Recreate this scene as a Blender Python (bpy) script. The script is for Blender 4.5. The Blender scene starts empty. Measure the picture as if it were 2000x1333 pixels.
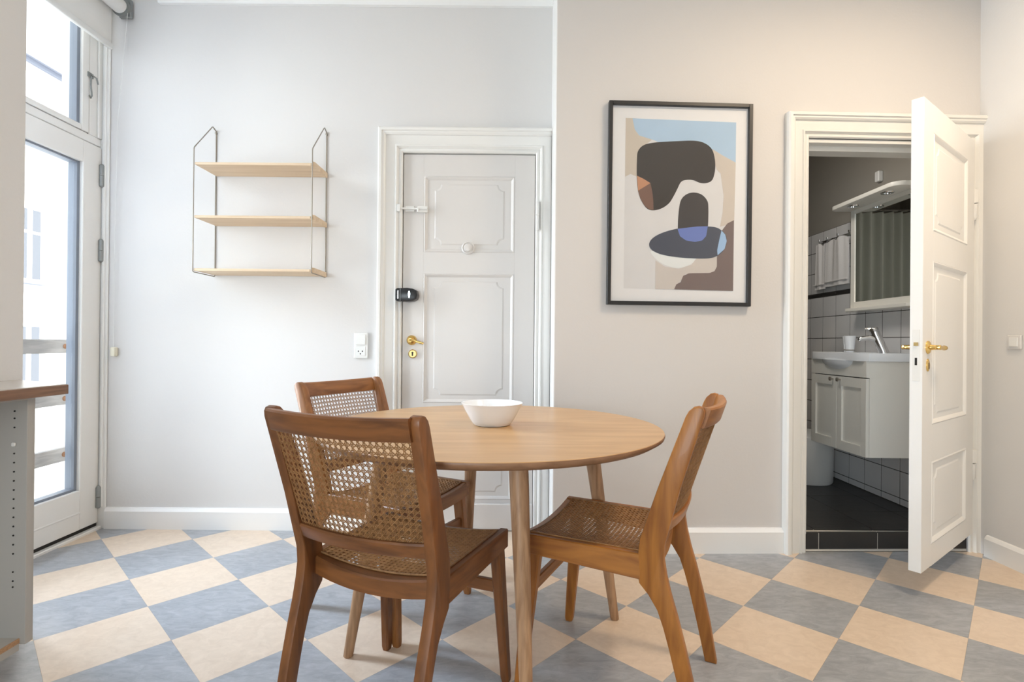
import bpy, bmesh, math, random
from mathutils import Matrix, Vector
random.seed(7)
PI = math.pi
SC = bpy.context.scene
COL = SC.collection

# ------------------------------------------------------------------ camera
cd = bpy.data.cameras.new('camera'); cam = bpy.data.objects.new('camera', cd); COL.objects.link(cam)
cd.sensor_width = 36.0; cd.lens = 1031.57 / 2000 * 36; cd.clip_start = 0.05; cd.clip_end = 200
_r = Vector((0.99995942, -0.00002285, 0.00900937)); _u = Vector((-0.00900939, -0.00253584, 0.9999562)); _f = Vector((0, 0.99999678, 0.00253594))
cam.matrix_world = Matrix(((_r.x, _u.x, -_f.x, 0), (_r.y, _u.y, -_f.y, 0), (_r.z, _u.z, -_f.z, 1.0233), (0, 0, 0, 1)))
SC.camera = cam

# ------------------------------------------------------------------ world, sun, lights, exposure
SC.view_settings.view_transform = 'Standard'; SC.view_settings.look = 'None'
SC.view_settings.gamma = 1.0; SC.view_settings.use_curve_mapping = False
SC.view_settings.exposure = 0.07
w = bpy.data.worlds.new('sky'); SC.world = w; w.use_nodes = True
wn = w.node_tree; wn.nodes.clear()
wo = wn.nodes.new('ShaderNodeOutputWorld'); wb = wn.nodes.new('ShaderNodeBackground')
wb.inputs['Color'].default_value = (0.90, 0.95, 1.0, 1); wb.inputs['Strength'].default_value = 2.4
wn.links.new(wb.outputs[0], wo.inputs[0])

def light(name, kind, loc, energy, color, size=None, size_y=None, target=None, angle=None, spread=None):
    ld = bpy.data.lights.new(name, kind); ld.energy = energy; ld.color = color
    if kind == 'AREA':
        ld.shape = 'RECTANGLE'; ld.size = size; ld.size_y = size_y or size
    if angle is not None: ld.angle = angle
    if spread is not None: ld.spread = math.radians(spread)
    o = bpy.data.objects.new(name, ld); COL.objects.link(o); o.location = loc
    if target is not None:
        o.rotation_euler = (Vector(target) - Vector(loc)).to_track_quat('-Z', 'Y').to_euler()
    return o
light('sun', 'SUN', (0, 0, 12), 16.0, (1, 0.96, 0.9), target=(-7, 3, 0), angle=0.03)
# daylight from the open yard just outside the balcony door: a steep part on to the floor, a level part into the room
light('balcony_daylight_floor', 'AREA', (-2.345, 2.1, 2.0), 30, (0.60, 0.76, 1.0), 0.4, 1.6, target=(-0.6, 1.3, 0), spread=100)
light('balcony_daylight_room', 'AREA', (-2.345, 2.1, 1.45), 27, (0.86, 0.92, 0.97), 0.4, 2.3, target=(2.3, 2.25, 1.2), spread=95)
# warm ceiling lamp of the room, and an added fill light behind the camera
light('ceiling_lamp', 'AREA', (1.65, 1.38, 2.96), 34, (1.0, 0.79, 0.56), 0.4, 0.4, target=(1.65, 1.0, 0))
light('rear_window_light', 'AREA', (-0.9, -1.4, 1.1), 46, (0.82, 0.93, 1.0), 1.4, 1.1, target=(1.6, 2.5, 0.9))
light('bathroom_fill_light', 'AREA', (1.25, 2.84, 2.25), 9, (1.0, 0.93, 0.84), 0.35, 0.35, target=(2.2, 3.1, 0.8))  # added fill for the dim bathroom, no lit lamp hangs there

# ------------------------------------------------------------------ materials
def mat(name, color, rough=0.6, metal=0.0, bump=0.0, bscale=60.0, noise=0.0, nscale=4.0, spec=0.5, coat=0.0):
    m = bpy.data.materials.new(name); m.use_nodes = True
    nt = m.node_tree; b = nt.nodes['Principled BSDF']
    b.inputs['Base Color'].default_value = (*color, 1); b.inputs['Roughness'].default_value = rough
    b.inputs['Metallic'].default_value = metal; b.inputs['Specular IOR Level'].default_value = spec
    b.inputs['Coat Weight'].default_value = coat
    tc = nt.nodes.new('ShaderNodeTexCoord')
    if noise:
        n = nt.nodes.new('ShaderNodeTexNoise'); n.inputs['Scale'].default_value = nscale; n.inputs['Detail'].default_value = 5
        nt.links.new(tc.outputs['Object'], n.inputs['Vector'])
        r = nt.nodes.new('ShaderNodeMixRGB'); r.blend_type = 'MIX'
        r.inputs[1].default_value = (*[c * (1 - noise) for c in color], 1); r.inputs[2].default_value = (*[min(1, c * (1 + noise)) for c in color], 1)
        nt.links.new(n.outputs['Fac'], r.inputs[0]); nt.links.new(r.outputs[0], b.inputs['Base Color'])
    if bump:
        n2 = nt.nodes.new('ShaderNodeTexNoise'); n2.inputs['Scale'].default_value = bscale; n2.inputs['Detail'].default_value = 4
        nt.links.new(tc.outputs['Object'], n2.inputs['Vector'])
        bp = nt.nodes.new('ShaderNodeBump'); bp.inputs['Strength'].default_value = bump; bp.inputs['Distance'].default_value = 0.004
        nt.links.new(n2.outputs['Fac'], bp.inputs['Height']); nt.links.new(bp.outputs[0], b.inputs['Normal'])
    return m

def wood(name, dark, light_, scale, rough=0.4, rot=0.0, detail=6, coat=0.0, contrast=(0.3, 0.7)):
    m = bpy.data.materials.new(name); m.use_nodes = True
    nt = m.node_tree; b = nt.nodes['Principled BSDF']; b.inputs['Roughness'].default_value = rough; b.inputs['Coat Weight'].default_value = coat
    tc = nt.nodes.new('ShaderNodeTexCoord'); mp = nt.nodes.new('ShaderNodeMapping')
    mp.inputs['Scale'].default_value = scale; mp.inputs['Rotation'].default_value = (0, 0, rot)
    n = nt.nodes.new('ShaderNodeTexNoise'); n.inputs['Scale'].default_value = 1.0; n.inputs['Detail'].default_value = detail; n.inputs['Distortion'].default_value = 0.6
    cr = nt.nodes.new('ShaderNodeValToRGB')
    cr.color_ramp.elements[0].position = contrast[0]; cr.color_ramp.elements[0].color = (*dark, 1)
    cr.color_ramp.elements[1].position = contrast[1]; cr.color_ramp.elements[1].color = (*light_, 1)
    bp = nt.nodes.new('ShaderNodeBump'); bp.inputs['Strength'].default_value = 0.08; bp.inputs['Distance'].default_value = 0.002
    L = nt.links.new
    L(tc.outputs['Object'], mp.inputs['Vector']); L(mp.outputs[0], n.inputs['Vector']); L(n.outputs['Fac'], cr.inputs[0]); L(cr.outputs[0], b.inputs['Base Color'])
    L(n.outputs['Fac'], bp.inputs['Height']); L(bp.outputs[0], b.inputs['Normal'])
    return m

def glass_mat(name, tint=(1, 1, 1), refl=0.03):
    m = bpy.data.materials.new(name); m.use_nodes = True
    nt = m.node_tree; nt.nodes.clear()
    o = nt.nodes.new('ShaderNodeOutputMaterial'); t = nt.nodes.new('ShaderNodeBsdfTransparent'); g = nt.nodes.new('ShaderNodeBsdfGlossy'); mx = nt.nodes.new('ShaderNodeMixShader')
    lw_ = nt.nodes.new('ShaderNodeLayerWeight'); lw_.inputs['Blend'].default_value = 0.5
    pw_ = nt.nodes.new('ShaderNodeMath'); pw_.operation = 'POWER'; pw_.inputs[1].default_value = 5.0
    fr = nt.nodes.new('ShaderNodeMath'); fr.operation = 'MULTIPLY_ADD'; fr.inputs[1].default_value = 0.9; fr.inputs[2].default_value = refl
    nt.links.new(lw_.outputs['Facing'], pw_.inputs[0]); nt.links.new(pw_.outputs[0], fr.inputs[0])
    t.inputs[0].default_value = (*tint, 1); g.inputs['Roughness'].default_value = 0.02
    nt.links.new(fr.outputs[0], mx.inputs[0]); nt.links.new(t.outputs[0], mx.inputs[1]); nt.links.new(g.outputs[0], mx.inputs[2]); nt.links.new(mx.outputs[0], o.inputs[0])
    return m

M = {}
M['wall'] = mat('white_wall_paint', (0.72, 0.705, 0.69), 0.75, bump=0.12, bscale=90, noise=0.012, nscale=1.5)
M['wall_r'] = mat('shaded_white_wall_paint', (0.675, 0.65, 0.63), 0.75, bump=0.12, bscale=90, noise=0.012, nscale=1.5)  # same white paint; the right half's dimmer warm light is put into the colour
M['ceil'] = mat('ceiling_paint', (0.84, 0.84, 0.83), 0.8)
M['gloss'] = mat('white_gloss_woodwork', (0.82, 0.81, 0.78), 0.32, bump=0.08, bscale=40, noise=0.015)
M['doorpaint'] = mat('aged_white_door_paint', (0.69, 0.665, 0.64), 0.36, bump=0.1, bscale=30, noise=0.02)
M['leaf'] = mat('cream_white_door_leaf_paint', (0.88, 0.86, 0.82), 0.33, bump=0.1, bscale=30, noise=0.02)
M['base'] = mat('bright_white_baseboard_and_lit_step', (0.88, 0.875, 0.86), 0.35)
M['cream'] = mat('cream_white_woodwork', (0.82, 0.80, 0.755), 0.33, bump=0.10, bscale=30, noise=0.02)
M['winframe'] = mat('white_window_paint', (0.86, 0.85, 0.82), 0.35)
M['winout'] = mat('grey_window_outer_cladding', (0.22, 0.25, 0.30), 0.5)  # shade of the glazing rebate put into the colour
M['hinge'] = mat('galvanised_hinge_metal', (0.30, 0.315, 0.31), 0.45, 0.5)
M['brass'] = mat('polished_brass', (0.83, 0.57, 0.20), 0.22, 1.0)
M['brass_dark'] = mat('aged_brass', (0.55, 0.40, 0.17), 0.35, 1.0)
M['black'] = mat('black_plastic', (0.018, 0.019, 0.021), 0.28)
M['dark'] = mat('dark_gap', (0.02, 0.018, 0.016), 0.8)
M['plast'] = mat('white_plastic', (0.80, 0.80, 0.78), 0.35)
M['chrome'] = mat('chrome', (0.75, 0.75, 0.76), 0.12, 1.0)
M['bronze'] = mat('bronze_wire', (0.34, 0.31, 0.265), 0.4, 0.6)
M['porcelain'] = mat('white_porcelain', (0.92, 0.95, 0.99), 0.18)
M['towel'] = mat('white_terry_cloth', (0.82, 0.80, 0.79), 0.95, bump=0.6, bscale=350)
M['curtain'] = mat('shower_curtain_cloth', (0.50, 0.52, 0.47), 0.8, noise=0.08)
M['mirror'] = mat('mirror_silver', (0.86, 0.88, 0.87), 0.02, 1.0)
M['glass'] = glass_mat('window_glass', (0.97, 0.985, 0.99))
M['picglass'] = glass_mat('picture_glass', (0.99, 0.99, 0.99))
M['btile'] = mat('white_bathroom_tile', (0.74, 0.73, 0.73), 0.16, noise=0.02)
M['grout'] = mat('dark_grout', (0.07, 0.065, 0.06), 0.9)
M['slate'] = mat('black_slate_tile', (0.028, 0.026, 0.025), 0.42, bump=0.25, bscale=25, noise=0.35, nscale=6)
M['slatejoint'] = mat('grey_joint', (0.30, 0.28, 0.26), 0.9)
M['lightjoint'] = mat('pale_joint', (0.62, 0.58, 0.52), 0.9)
M['bathwall'] = mat('grey_bathroom_paint', (0.32, 0.298, 0.262), 0.8)
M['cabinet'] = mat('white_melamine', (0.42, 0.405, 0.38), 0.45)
M['vanity'] = mat('white_vanity_lacquer', (0.88, 0.86, 0.80), 0.35)
M['chip'] = mat('chipboard', (0.45, 0.27, 0.15), 0.9, noise=0.5, nscale=220)
M['counter'] = wood('oiled_counter_edge', (0.16, 0.085, 0.05), (0.27, 0.15, 0.09), (30, 6, 90), 0.35)
M['countertop'] = mat('pale_counter_surface', (0.62, 0.58, 0.54), 0.22)
M['frameblack'] = mat('black_picture_frame', (0.022, 0.022, 0.023), 0.4)
M['paper'] = mat('white_paper', (0.84, 0.845, 0.86), 0.9)
M['facade'] = mat('white_render_facade', (0.86, 0.85, 0.82), 0.9, noise=0.02, nscale=1)
M['fpane'] = mat('far_window_pane', (0.14, 0.15, 0.17), 0.25)
M['ftrim'] = mat('far_cornice_zinc', (0.27, 0.285, 0.34), 0.7)
M['rail'] = wood('weathered_rail_wood', (0.36, 0.335, 0.32), (0.52, 0.485, 0.46), (8, 8, 50), 0.8)
M['rust'] = mat('rusty_bolt', (0.33, 0.16, 0.08), 0.8, noise=0.3, nscale=60)
M['revealout'] = mat('outer_reveal_render', (0.80, 0.81, 0.82), 0.9)
M['cordw'] = mat('cream_plastic', (0.80, 0.76, 0.62), 0.5)
M['blind'] = mat('roller_blind_fabric', (0.80, 0.79, 0.76), 0.85)
M['seatcane'] = wood('woven_seat_cane', (0.31, 0.145, 0.050), (0.50, 0.265, 0.105), (60, 60, 60), 0.5)
M['cane'] = wood('woven_cane', (0.20, 0.092, 0.030), (0.37, 0.19, 0.072), (60, 60, 60), 0.5)
# chairs: teak-brown, grain along z / x / y of the chair
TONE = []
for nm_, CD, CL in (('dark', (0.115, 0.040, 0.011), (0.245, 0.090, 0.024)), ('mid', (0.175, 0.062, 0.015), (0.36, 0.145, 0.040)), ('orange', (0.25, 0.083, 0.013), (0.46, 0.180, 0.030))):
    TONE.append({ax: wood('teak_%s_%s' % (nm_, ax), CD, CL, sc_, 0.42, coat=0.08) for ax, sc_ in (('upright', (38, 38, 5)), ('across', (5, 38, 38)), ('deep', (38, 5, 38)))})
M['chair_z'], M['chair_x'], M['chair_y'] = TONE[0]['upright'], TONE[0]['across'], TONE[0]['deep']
OD, OL = (0.46, 0.255, 0.105), (0.62, 0.385, 0.18)
M['oak_top'] = wood('oak_top_grain', OD, OL, (3.0, 19, 19), 0.34, rot=0.16, contrast=(0.22, 0.74), coat=0.1)
M['oak_edge'] = wood('oak_edge_grain', (0.22, 0.11, 0.055), (0.32, 0.17, 0.09), (20, 20, 60), 0.45)
M['oak_leg'] = wood('oak_leg_grain', (0.31, 0.168, 0.085), (0.48, 0.285, 0.155), (60, 60, 5), 0.45, contrast=(0.35, 0.62))
M['ash'] = wood('pale_ash_board', (0.62, 0.46, 0.30), (0.74, 0.58, 0.41), (2, 40, 40), 0.5)

def lino(name, c0, c1, streak):
    m = bpy.data.materials.new(name); m.use_nodes = True
    nt = m.node_tree; b = nt.nodes['Principled BSDF']; b.inputs['Roughness'].default_value = 0.30
    tc = nt.nodes.new('ShaderNodeTexCoord'); mp = nt.nodes.new('ShaderNodeMapping'); mp.inputs['Rotation'].default_value = (0, 0, 0.75)
    mp.inputs['Scale'].default_value = (15, 36, 1) if streak else (22, 30, 1)
    n = nt.nodes.new('ShaderNodeTexNoise'); n.inputs['Scale'].default_value = 1.0; n.inputs['Detail'].default_value = 9; n.inputs['Roughness'].default_value = 0.68; n.inputs['Distortion'].default_value = 0.9
    n2 = nt.nodes.new('ShaderNodeTexNoise'); n2.inputs['Scale'].default_value = 4; n2.inputs['Detail'].default_value = 3
    ad = nt.nodes.new('ShaderNodeMath'); ad.operation = 'MULTIPLY_ADD'; ad.inputs[1].default_value = 0.35
    cr = nt.nodes.new('ShaderNodeValToRGB'); cr.color_ramp.elements[0].position = 0.52; cr.color_ramp.elements[1].position = 0.84
    cr.color_ramp.elements[0].color = (*c0, 1); cr.color_ramp.elements[1].color = (*c1, 1)
    L = nt.links.new
    L(tc.outputs['Object'], mp.inputs['Vector']); L(mp.outputs[0], n.inputs['Vector']); L(tc.outputs['Object'], n2.inputs['Vector'])
    L(n2.outputs['Fac'], ad.inputs[0]); L(n.outputs['Fac'], ad.inputs[2]); L(ad.outputs[0], cr.inputs[0]); L(cr.outputs[0], b.inputs['Base Color'])
    return m
M['lino_grey'] = lino('grey_linoleum', (0.295, 0.302, 0.313), (0.42, 0.427, 0.438), True)
M['lino_cream'] = lino('cream_linoleum', (0.68, 0.535, 0.40), (0.77, 0.62, 0.475), False)
M['seam'] = mat('floor_seam', (0.30, 0.27, 0.24), 0.8)

# ------------------------------------------------------------------ mesh helpers
class MB:
    def __init__(s): s.bm = bmesh.new()
    def _merge(s, t):
        me = bpy.data.meshes.new('t'); t.to_mesh(me); t.free(); s.bm.from_mesh(me); bpy.data.meshes.remove(me)
    def box(s, x0, x1, y0, y1, z0, z1, bev=0.0, seg=1, mx=None):
        t = bmesh.new()
        vs = [t.verts.new((x, y, z)) for z in (z0, z1) for y in (y0, y1) for x in (x0, x1)]
        for f in ((0, 2, 3, 1), (4, 5, 7, 6), (0, 1, 5, 4), (2, 6, 7, 3), (0, 4, 6, 2), (1, 3, 7, 5)): t.faces.new([vs[i] for i in f])
        if bev: bmesh.ops.bevel(t, geom=list(t.edges), offset=bev, segments=seg, affect='EDGES', profile=0.5)
        if mx is not None: bmesh.ops.transform(t, matrix=mx, verts=t.verts)
        s._merge(t); return s
    def rings(s, rings, close=True, cap=True):
        bm = s.bm; R = [[bm.verts.new(p) for p in r] for r in rings]; n = len(R[0])
        for a, b in zip(R[:-1], R[1:]):
            for i in range(n if close else n - 1):
                j = (i + 1) % n
                try: bm.faces.new((a[i], a[j], b[j], b[i]))
                except ValueError: pass
        if cap and n > 2:
            bm.faces.new(list(reversed(R[0]))); bm.faces.new(R[-1])
        return s
    def prism(s, poly, axis, a0, a1, bev=0.0, f=None):
        # poly: 2-D points; axis 0: (y,z) swept along x, 1: (x,z) along y, 2: (x,y) along z ; f optional map (p)->p
        def mk(p, a): return ((a, p[0], p[1]), (p[0], a, p[1]), (p[0], p[1], a))[axis]
        t = bmesh.new()
        A = [t.verts.new(mk(p, a0)) for p in poly]; B = [t.verts.new(mk(p, a1)) for p in poly]; n = len(poly)
        fa = t.faces.new(A); fb = t.faces.new(list(reversed(B)))
        for i in range(n): t.faces.new((A[i], B[i], B[(i + 1) % n], A[(i + 1) % n]))
        bmesh.ops.recalc_face_normals(t, faces=t.faces)
        if bev:
            es = [e for e in t.edges if (e.verts[0] in A) == (e.verts[1] in A)]
            bmesh.ops.bevel(t, geom=es, offset=bev, segments=2, affect='EDGES', profile=0.5)
        if f:
            for v in t.verts: v.co = f(v.co)
        s._merge(t); return s
    def tube(s, pts, r, n=8, cap=True):
        pts = [Vector(p) for p in pts]; rr = r if isinstance(r, (list, tuple)) else [r] * len(pts); R = []; up = None
        for i, p in enumerate(pts):
            d = (pts[min(i + 1, len(pts) - 1)] - pts[max(i - 1, 0)]).normalized()
            if up is None: up = Vector((0, 0, 1)) if abs(d.z) < 0.9 else Vector((1, 0, 0))
            a = d.cross(up).normalized(); b = a.cross(d).normalized(); up = b
            R.append([p + a * (math.cos(2 * PI * k / n) * rr[i]) + b * (math.sin(2 * PI * k / n) * rr[i]) for k in range(n)])
        return s.rings(R, cap=cap)
    def lathe(s, prof, c=(0, 0, 0), n=32, sx=1, sy=1, axis=2, cap=True):
        R = []
        for r, z in prof:
            ring = []
            for k in range(n):
                a, b = r * math.cos(2 * PI * k / n) * sx, r * math.sin(2 * PI * k / n) * sy
                p = ((z, a, b), (b, z, a), (a, b, z))[axis]
                ring.append((c[0] + p[0], c[1] + p[1], c[2] + p[2]))
            R.append(ring)
        return s.rings(R, cap=cap)
    def done(s, name, m, parent=None, smooth=None, label=None, kind=None):
        bmesh.ops.recalc_face_normals(s.bm, faces=s.bm.faces)
        me = bpy.data.meshes.new(name); s.bm.to_mesh(me); s.bm.free(); me.materials.append(m)
        if smooth is not None:
            for p in me.polygons: p.use_smooth = True
            me.set_sharp_from_angle(angle=math.radians(smooth))
        o = bpy.data.objects.new(name, me); COL.objects.link(o)
        if parent is not None: o.parent = parent
        if label: o['label'] = label
        if kind: o['kind'] = kind
        return o

def thing(name, label, cat, loc=(0, 0, 0), rz=0.0, group=None):
    o = bpy.data.objects.new(name, None); COL.objects.link(o); o.location = loc; o.rotation_euler = (0, 0, rz); o.empty_display_size = 0.1
    o['label'] = label; o['category'] = cat
    if group: o['group'] = group
    return o
def shell(name, label, loc=(0, 0, 0), rz=0.0):
    o = bpy.data.objects.new(name, None); COL.objects.link(o); o.location = loc; o.rotation_euler = (0, 0, rz)
    o['label'] = label; o['kind'] = 'structure'; return o
def struct(mb, name, m, label, smooth=None, loc=(0, 0, 0), rz=0.0):
    o = mb.done(name, m, None, smooth, label, 'structure'); o.location = loc; o.rotation_euler = (0, 0, rz); return o
def copy_tree(o, parent=None):
    c = o.copy(); COL.objects.link(c)
    if parent is not None: c.parent = parent
    for ch in list(o.children): copy_tree(ch, c)
    return c
def smooth_closed(pts, k=5):
    out = []; n = len(pts)
    for i in range(n):
        p0, p1, p2, p3 = pts[i - 1], pts[i], pts[(i + 1) % n], pts[(i + 2) % n]
        for j in range(k):
            t = j / k
            out.append(tuple(0.5 * (2 * p1[q] + (p2[q] - p0[q]) * t + (2 * p0[q] - 5 * p1[q] + 4 * p2[q] - p3[q]) * t * t + (3 * p1[q] - p0[q] - 3 * p2[q] + p3[q]) * t ** 3) for q in (0, 1)))
    return out

# ------------------------------------------------------------------ room frames
YL = 2.862                     # back wall, left half
RX, RY, RA = 0.209, 2.576, 0.0289   # back wall, right half: origin at the step, slightly turned
XW, XR = -2.235, 2.33          # window wall, right wall
ZC = 3.0
def WR(s_, out, z=0.0):        # point of the right-half wall frame (s along wall, out into the room)
    c, n = math.cos(RA), math.sin(RA)
    return (RX + s_ * c + out * n, RY + s_ * n - out * c, z)

# floor -------------------------------------------------------------
T, ANG, OX, OY = 0.325, 0.8056, -1.6178, 2.2475
floor = struct(MB().box(XW - 0.02, XR + 0.02, -2.6, YL + 0.02, -0.12, -0.003), 'floor', M['seam'], 'linoleum floor laid in a grey and cream diagonal chequerboard')
def clip(poly, nx, ny, d):     # keep nx*x+ny*y <= d
    out = []
    for i in range(len(poly)):
        a, b = poly[i], poly[(i + 1) % len(poly)]
        da, db = nx * a[0] + ny * a[1] - d, nx * b[0] + ny * b[1] - d
        if da <= 0: out.append(a)
        if da * db < 0:
            t = da / (da - db); out.append((a[0] + (b[0] - a[0]) * t, a[1] + (b[1] - a[1]) * t))
    return out
def area(p): return abs(sum(p[i][0] * p[(i + 1) % len(p)][1] - p[(i + 1) % len(p)][0] * p[i][1] for i in range(len(p)))) / 2 if len(p) > 2 else 0
ca, sa = math.cos(ANG), math.sin(ANG)
far = {'c': MB(), 'g': MB()}
for i in range(-14, 22):
    for j in range(-14, 26):
        g = 0.0006
        q = [(i + g, j + g), (i + 1 - g, j + g), (i + 1 - g, j + 1 - g), (i + g, j + 1 - g)]
        q = [(OX + T * (a * ca + b * sa), OY + T * (a * sa - b * ca)) for a, b in q]
        q = clip(clip(clip(q, -1, 0, -XW), 1, 0, XR), 0, -1, 2.55)
        pcs = []
        if len(q) > 2:
            l = clip(clip(q, 1, 0, RX - 0.004), 0, 1, YL)
            r = clip(clip(q, -1, 0, -(RX - 0.004)), -math.sin(RA), math.cos(RA), -math.sin(RA) * RX + math.cos(RA) * RY)
            pcs = [p for p in (l, r) if area(p) > 2e-4]
        if not pcs: continue
        cream = (i + j) % 2 == 0
        vis = max(y for p in pcs for x, y in p) > 1.45 and any(abs(x) < y + 0.25 for p in pcs for x, y in p)
        tgt = MB() if vis else far['c' if cream else 'g']
        for p in pcs: tgt.prism(p, 2, -0.003, 0.0)
        if vis: tgt.done('tile', M['lino_cream' if cream else 'lino_grey'], floor)
far['c'].done('rear_tiles', M['lino_cream'], floor, kind='stuff'); far['g'].done('rear_tiles', M['lino_grey'], floor, kind='stuff')

# ceiling and walls ---------------------------------------------------
struct(MB().box(XW - 0.3, XR + 0.3, -2.75, YL + 0.12, ZC, ZC + 0.15), 'ceiling', M['ceil'], 'plain white ceiling above the dining room')
DL, DR, DT = -0.60, 0.121, 2.048           # entry door opening
m = MB().box(XW - 0.09, DL - 0.03, YL, YL + 0.1, -0.12, ZC).box(DR + 0.03, RX + 0.05, YL, YL + 0.1, -0.12, ZC).box(DL - 0.03, DR + 0.03, YL, YL + 0.1, DT + 0.02, ZC).box(DL - 0.05, DR + 0.05, YL + 0.1, YL + 0.14, -0.12, DT + 0.1)
struct(m, 'wall_back_left', M['wall'], 'white back wall behind the wire shelf and the entry door')
B0, B1, BT = 1.249, 2.072, 2.048           # bathroom opening along the right half wall
SE = 2.125
m = MB().box(0, B0, 0, 0.12, -0.12, ZC).box(B1, SE + 0.1, 0, 0.12, -0.12, ZC).box(B0, B1, 0, 0.12, BT, ZC)
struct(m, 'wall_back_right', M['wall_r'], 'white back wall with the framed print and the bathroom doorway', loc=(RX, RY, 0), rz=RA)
struct(MB().box(RX - 0.004, RX + 0.01, RY + 0.001, YL + 0.1, -0.12, ZC), 'wall_back_step', M['base'], 'narrow white wall step beside the entry door')  # brighter than the walls: window light on the step put into the colour
struct(MB().box(XR, XR + 0.12, -2.6, 2.66, -0.12, ZC), 'wall_right', M['wall'], 'plain white right wall beside the open bathroom door')
XP = -1.722                     # room face of the thick left wall; the balcony door sits in a deep niche
m = MB().box(XW - 0.3, XP, -2.6, 1.86, -0.12, ZC).box(XW - 0.3, XW, 1.86, YL, 2.93, ZC)
struct(m, 'wall_left', M['wall'], 'thick white left wall above the kitchen counter')
struct(MB().box(XW - 0.3, XR + 0.12, -2.75, -2.6, -0.12, ZC), 'wall_front', M['wall'], 'white wall behind the viewer')
# cornice above the shelf wall
m = MB().prism([(YL, 2.838), (YL - 0.02, 2.838), (YL - 0.026, 2.85), (YL - 0.05, 2.90), (YL - 0.06, 2.95), (YL - 0.06, ZC), (YL, ZC)], 0, -1.925, RX - 0.004)
struct(m, 'trim_1', M['ceil'], 'white cornice along the top of the shelf wall')
# baseboards
def bb_prof(h, t): return [(0, 0), (-t, 0), (-t, h - 0.018), (-t * 0.55, h - 0.004), (-t * 0.45, h), (0, h)]
struct(MB().prism(bb_prof(0.113, 0.022), 0, -2.185, -0.735), 'baseboard_left', M['base'], 'white baseboard under the wire shelf wall', loc=(0, YL, 0))
struct(MB().prism(bb_prof(0.121, 0.02), 0, 0.0, 1.132), 'baseboard_back', M['base'], 'white baseboard under the framed print', loc=(RX, RY, 0), rz=RA)
struct(MB().prism([(-x, z) for x, z in [(0.0, 0.0), (0.018, 0.0), (0.018, 0.086), (0.009, 0.10), (0.0, 0.104)]], 1, -2.6, 2.58), 'baseboard_right', M['base'], 'white baseboard along the right wall', loc=(XR, 0, 0))

# casings -------------------------------------------------------------
def casing(mb, prof, l, r, top, rcut=None, lcut=None):
    # prof: (w outwards from opening, o out of the wall into the room = -y)
    def path(w, o):
        a = [(l - w, -o, 0), (l - w, -o, top + w), (r + w, -o, top + w), (r + w, -o, 0)]
        return a if rcut is None else [(min(p[0], rcut), p[1], p[2]) for p in a]
    P = [path(*p) for p in prof]
    mb.rings([[P[k][i] for k in range(len(prof))] for i in range(4)])
    return mb
cprof = [(0, -0.06), (0, 0.004), (0.006, 0.010), (0.014, 0.010), (0.020, 0.006), (0.024, 0.012), (0.030, 0.020), (0.036, 0.020), (0.040, 0.014), (0.078, 0.022), (0.086, 0.022), (0.088, 0.030), (0.096, 0.036), (0.104, 0.036), (0.108, 0.043), (0.120, 0.043), (0.127, 0.036), (0.129, 0)]

# entry door -------------------------------------------------------------
door2 = shell('door_2', 'closed white panelled entry door with a black lock and brass handle', (0, YL, 0))
casing(MB(), cprof, DL, DR, DT, rcut=RX - 0.0045).done('casing', M['gloss'], door2, 35)
def notched(l, r, b, t, n):
    # rectangle with concave quarter-round corners
    o = []
    for cx, cz, a0 in ((l, b, 90), (r, b, 180), (r, t, 270), (l, t, 0)):
        arc = []
        for k in range(6):
            a = math.radians(a0 - 18 * k); arc.append((cx + n * math.cos(a), cz + n * math.sin(a)))
        o += arc
    return o
def panel_leaf(parent, l, r, b, t, y0, thick, panels, m, both=False, name='leaf'):
    # face towards -y at y0
    xs = [l] + [v for p in panels[:1] for v in p[:2]] + [r]
    f = MB().box(l, panels[0][0], y0, y0 + thick, b, t, 0.0015).box(panels[0][1], r, y0, y0 + thick, b, t, 0.0015)
    zs = [b] + [v for p in sorted(panels, key=lambda q: q[2]) for v in p[2:4]] + [t]
    for k in range(0, len(zs), 2): f.box(panels[0][0] - 0.001, panels[0][1] + 0.001, y0, y0 + thick, zs[k], zs[k + 1])
    leaf = f.done(name, m, parent)
    for (pl, pr, pb, pt_) in panels:
        p = MB().box(pl - 0.005, pr + 0.005, y0 + 0.008, y0 + thick - 0.008, pb - 0.005, pt_ + 0.005)
        for (ya, sg) in ((y0, 1),) + (((y0 + thick, -1),) if both else ()):
            prof = [(0.0, 0.0135), (0.0, 0.001), (0.005, -0.002), (0.010, 0.0005), (0.015, 0.004), (0.020, 0.0082), (0.03, 0.0082)]
            R = []
            for cx, cz, sx, sz in ((pl, pb, 1, 1), (pr, pb, -1, 1), (pr, pt_, -1, -1), (pl, pt_, 1, -1), (pl, pb, 1, 1)):
                R.append([(cx + sx * w_, ya + sg * d_, cz + sz * w_) for w_, d_ in prof])
            p.rings(R, close=False, cap=False)
            q = notched(pl + 0.055, pr - 0.055, pb + 0.04, pt_ - 0.04, 0.034)
            q2 = notched(pl + 0.063, pr - 0.063, pb + 0.048, pt_ - 0.048, 0.034)
            yb, yt = ya + sg * 0.0085, ya + sg * 0.0050
            p.rings([[(x, yb, z) for x, z in q], [(x, yt, z) for x, z in q2]])
        p.done('panel', m, leaf)
    return leaf
leaf2 = panel_leaf(door2, DL + 0.003, DR - 0.003, 0.012, DT - 0.004, 0.012, 0.045, [(-0.485, 0.008, 1.51, 1.925), (-0.485, 0.008, 0.69, 1.395), (-0.485, 0.008, 0.165, 0.60)], M['doorpaint'])
MB().box(DL + 0.002, DR - 0.002, -0.008, 0.012, 0.004, 0.148, 0.004).done('kick_board', M['doorpaint'], door2)
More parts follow.
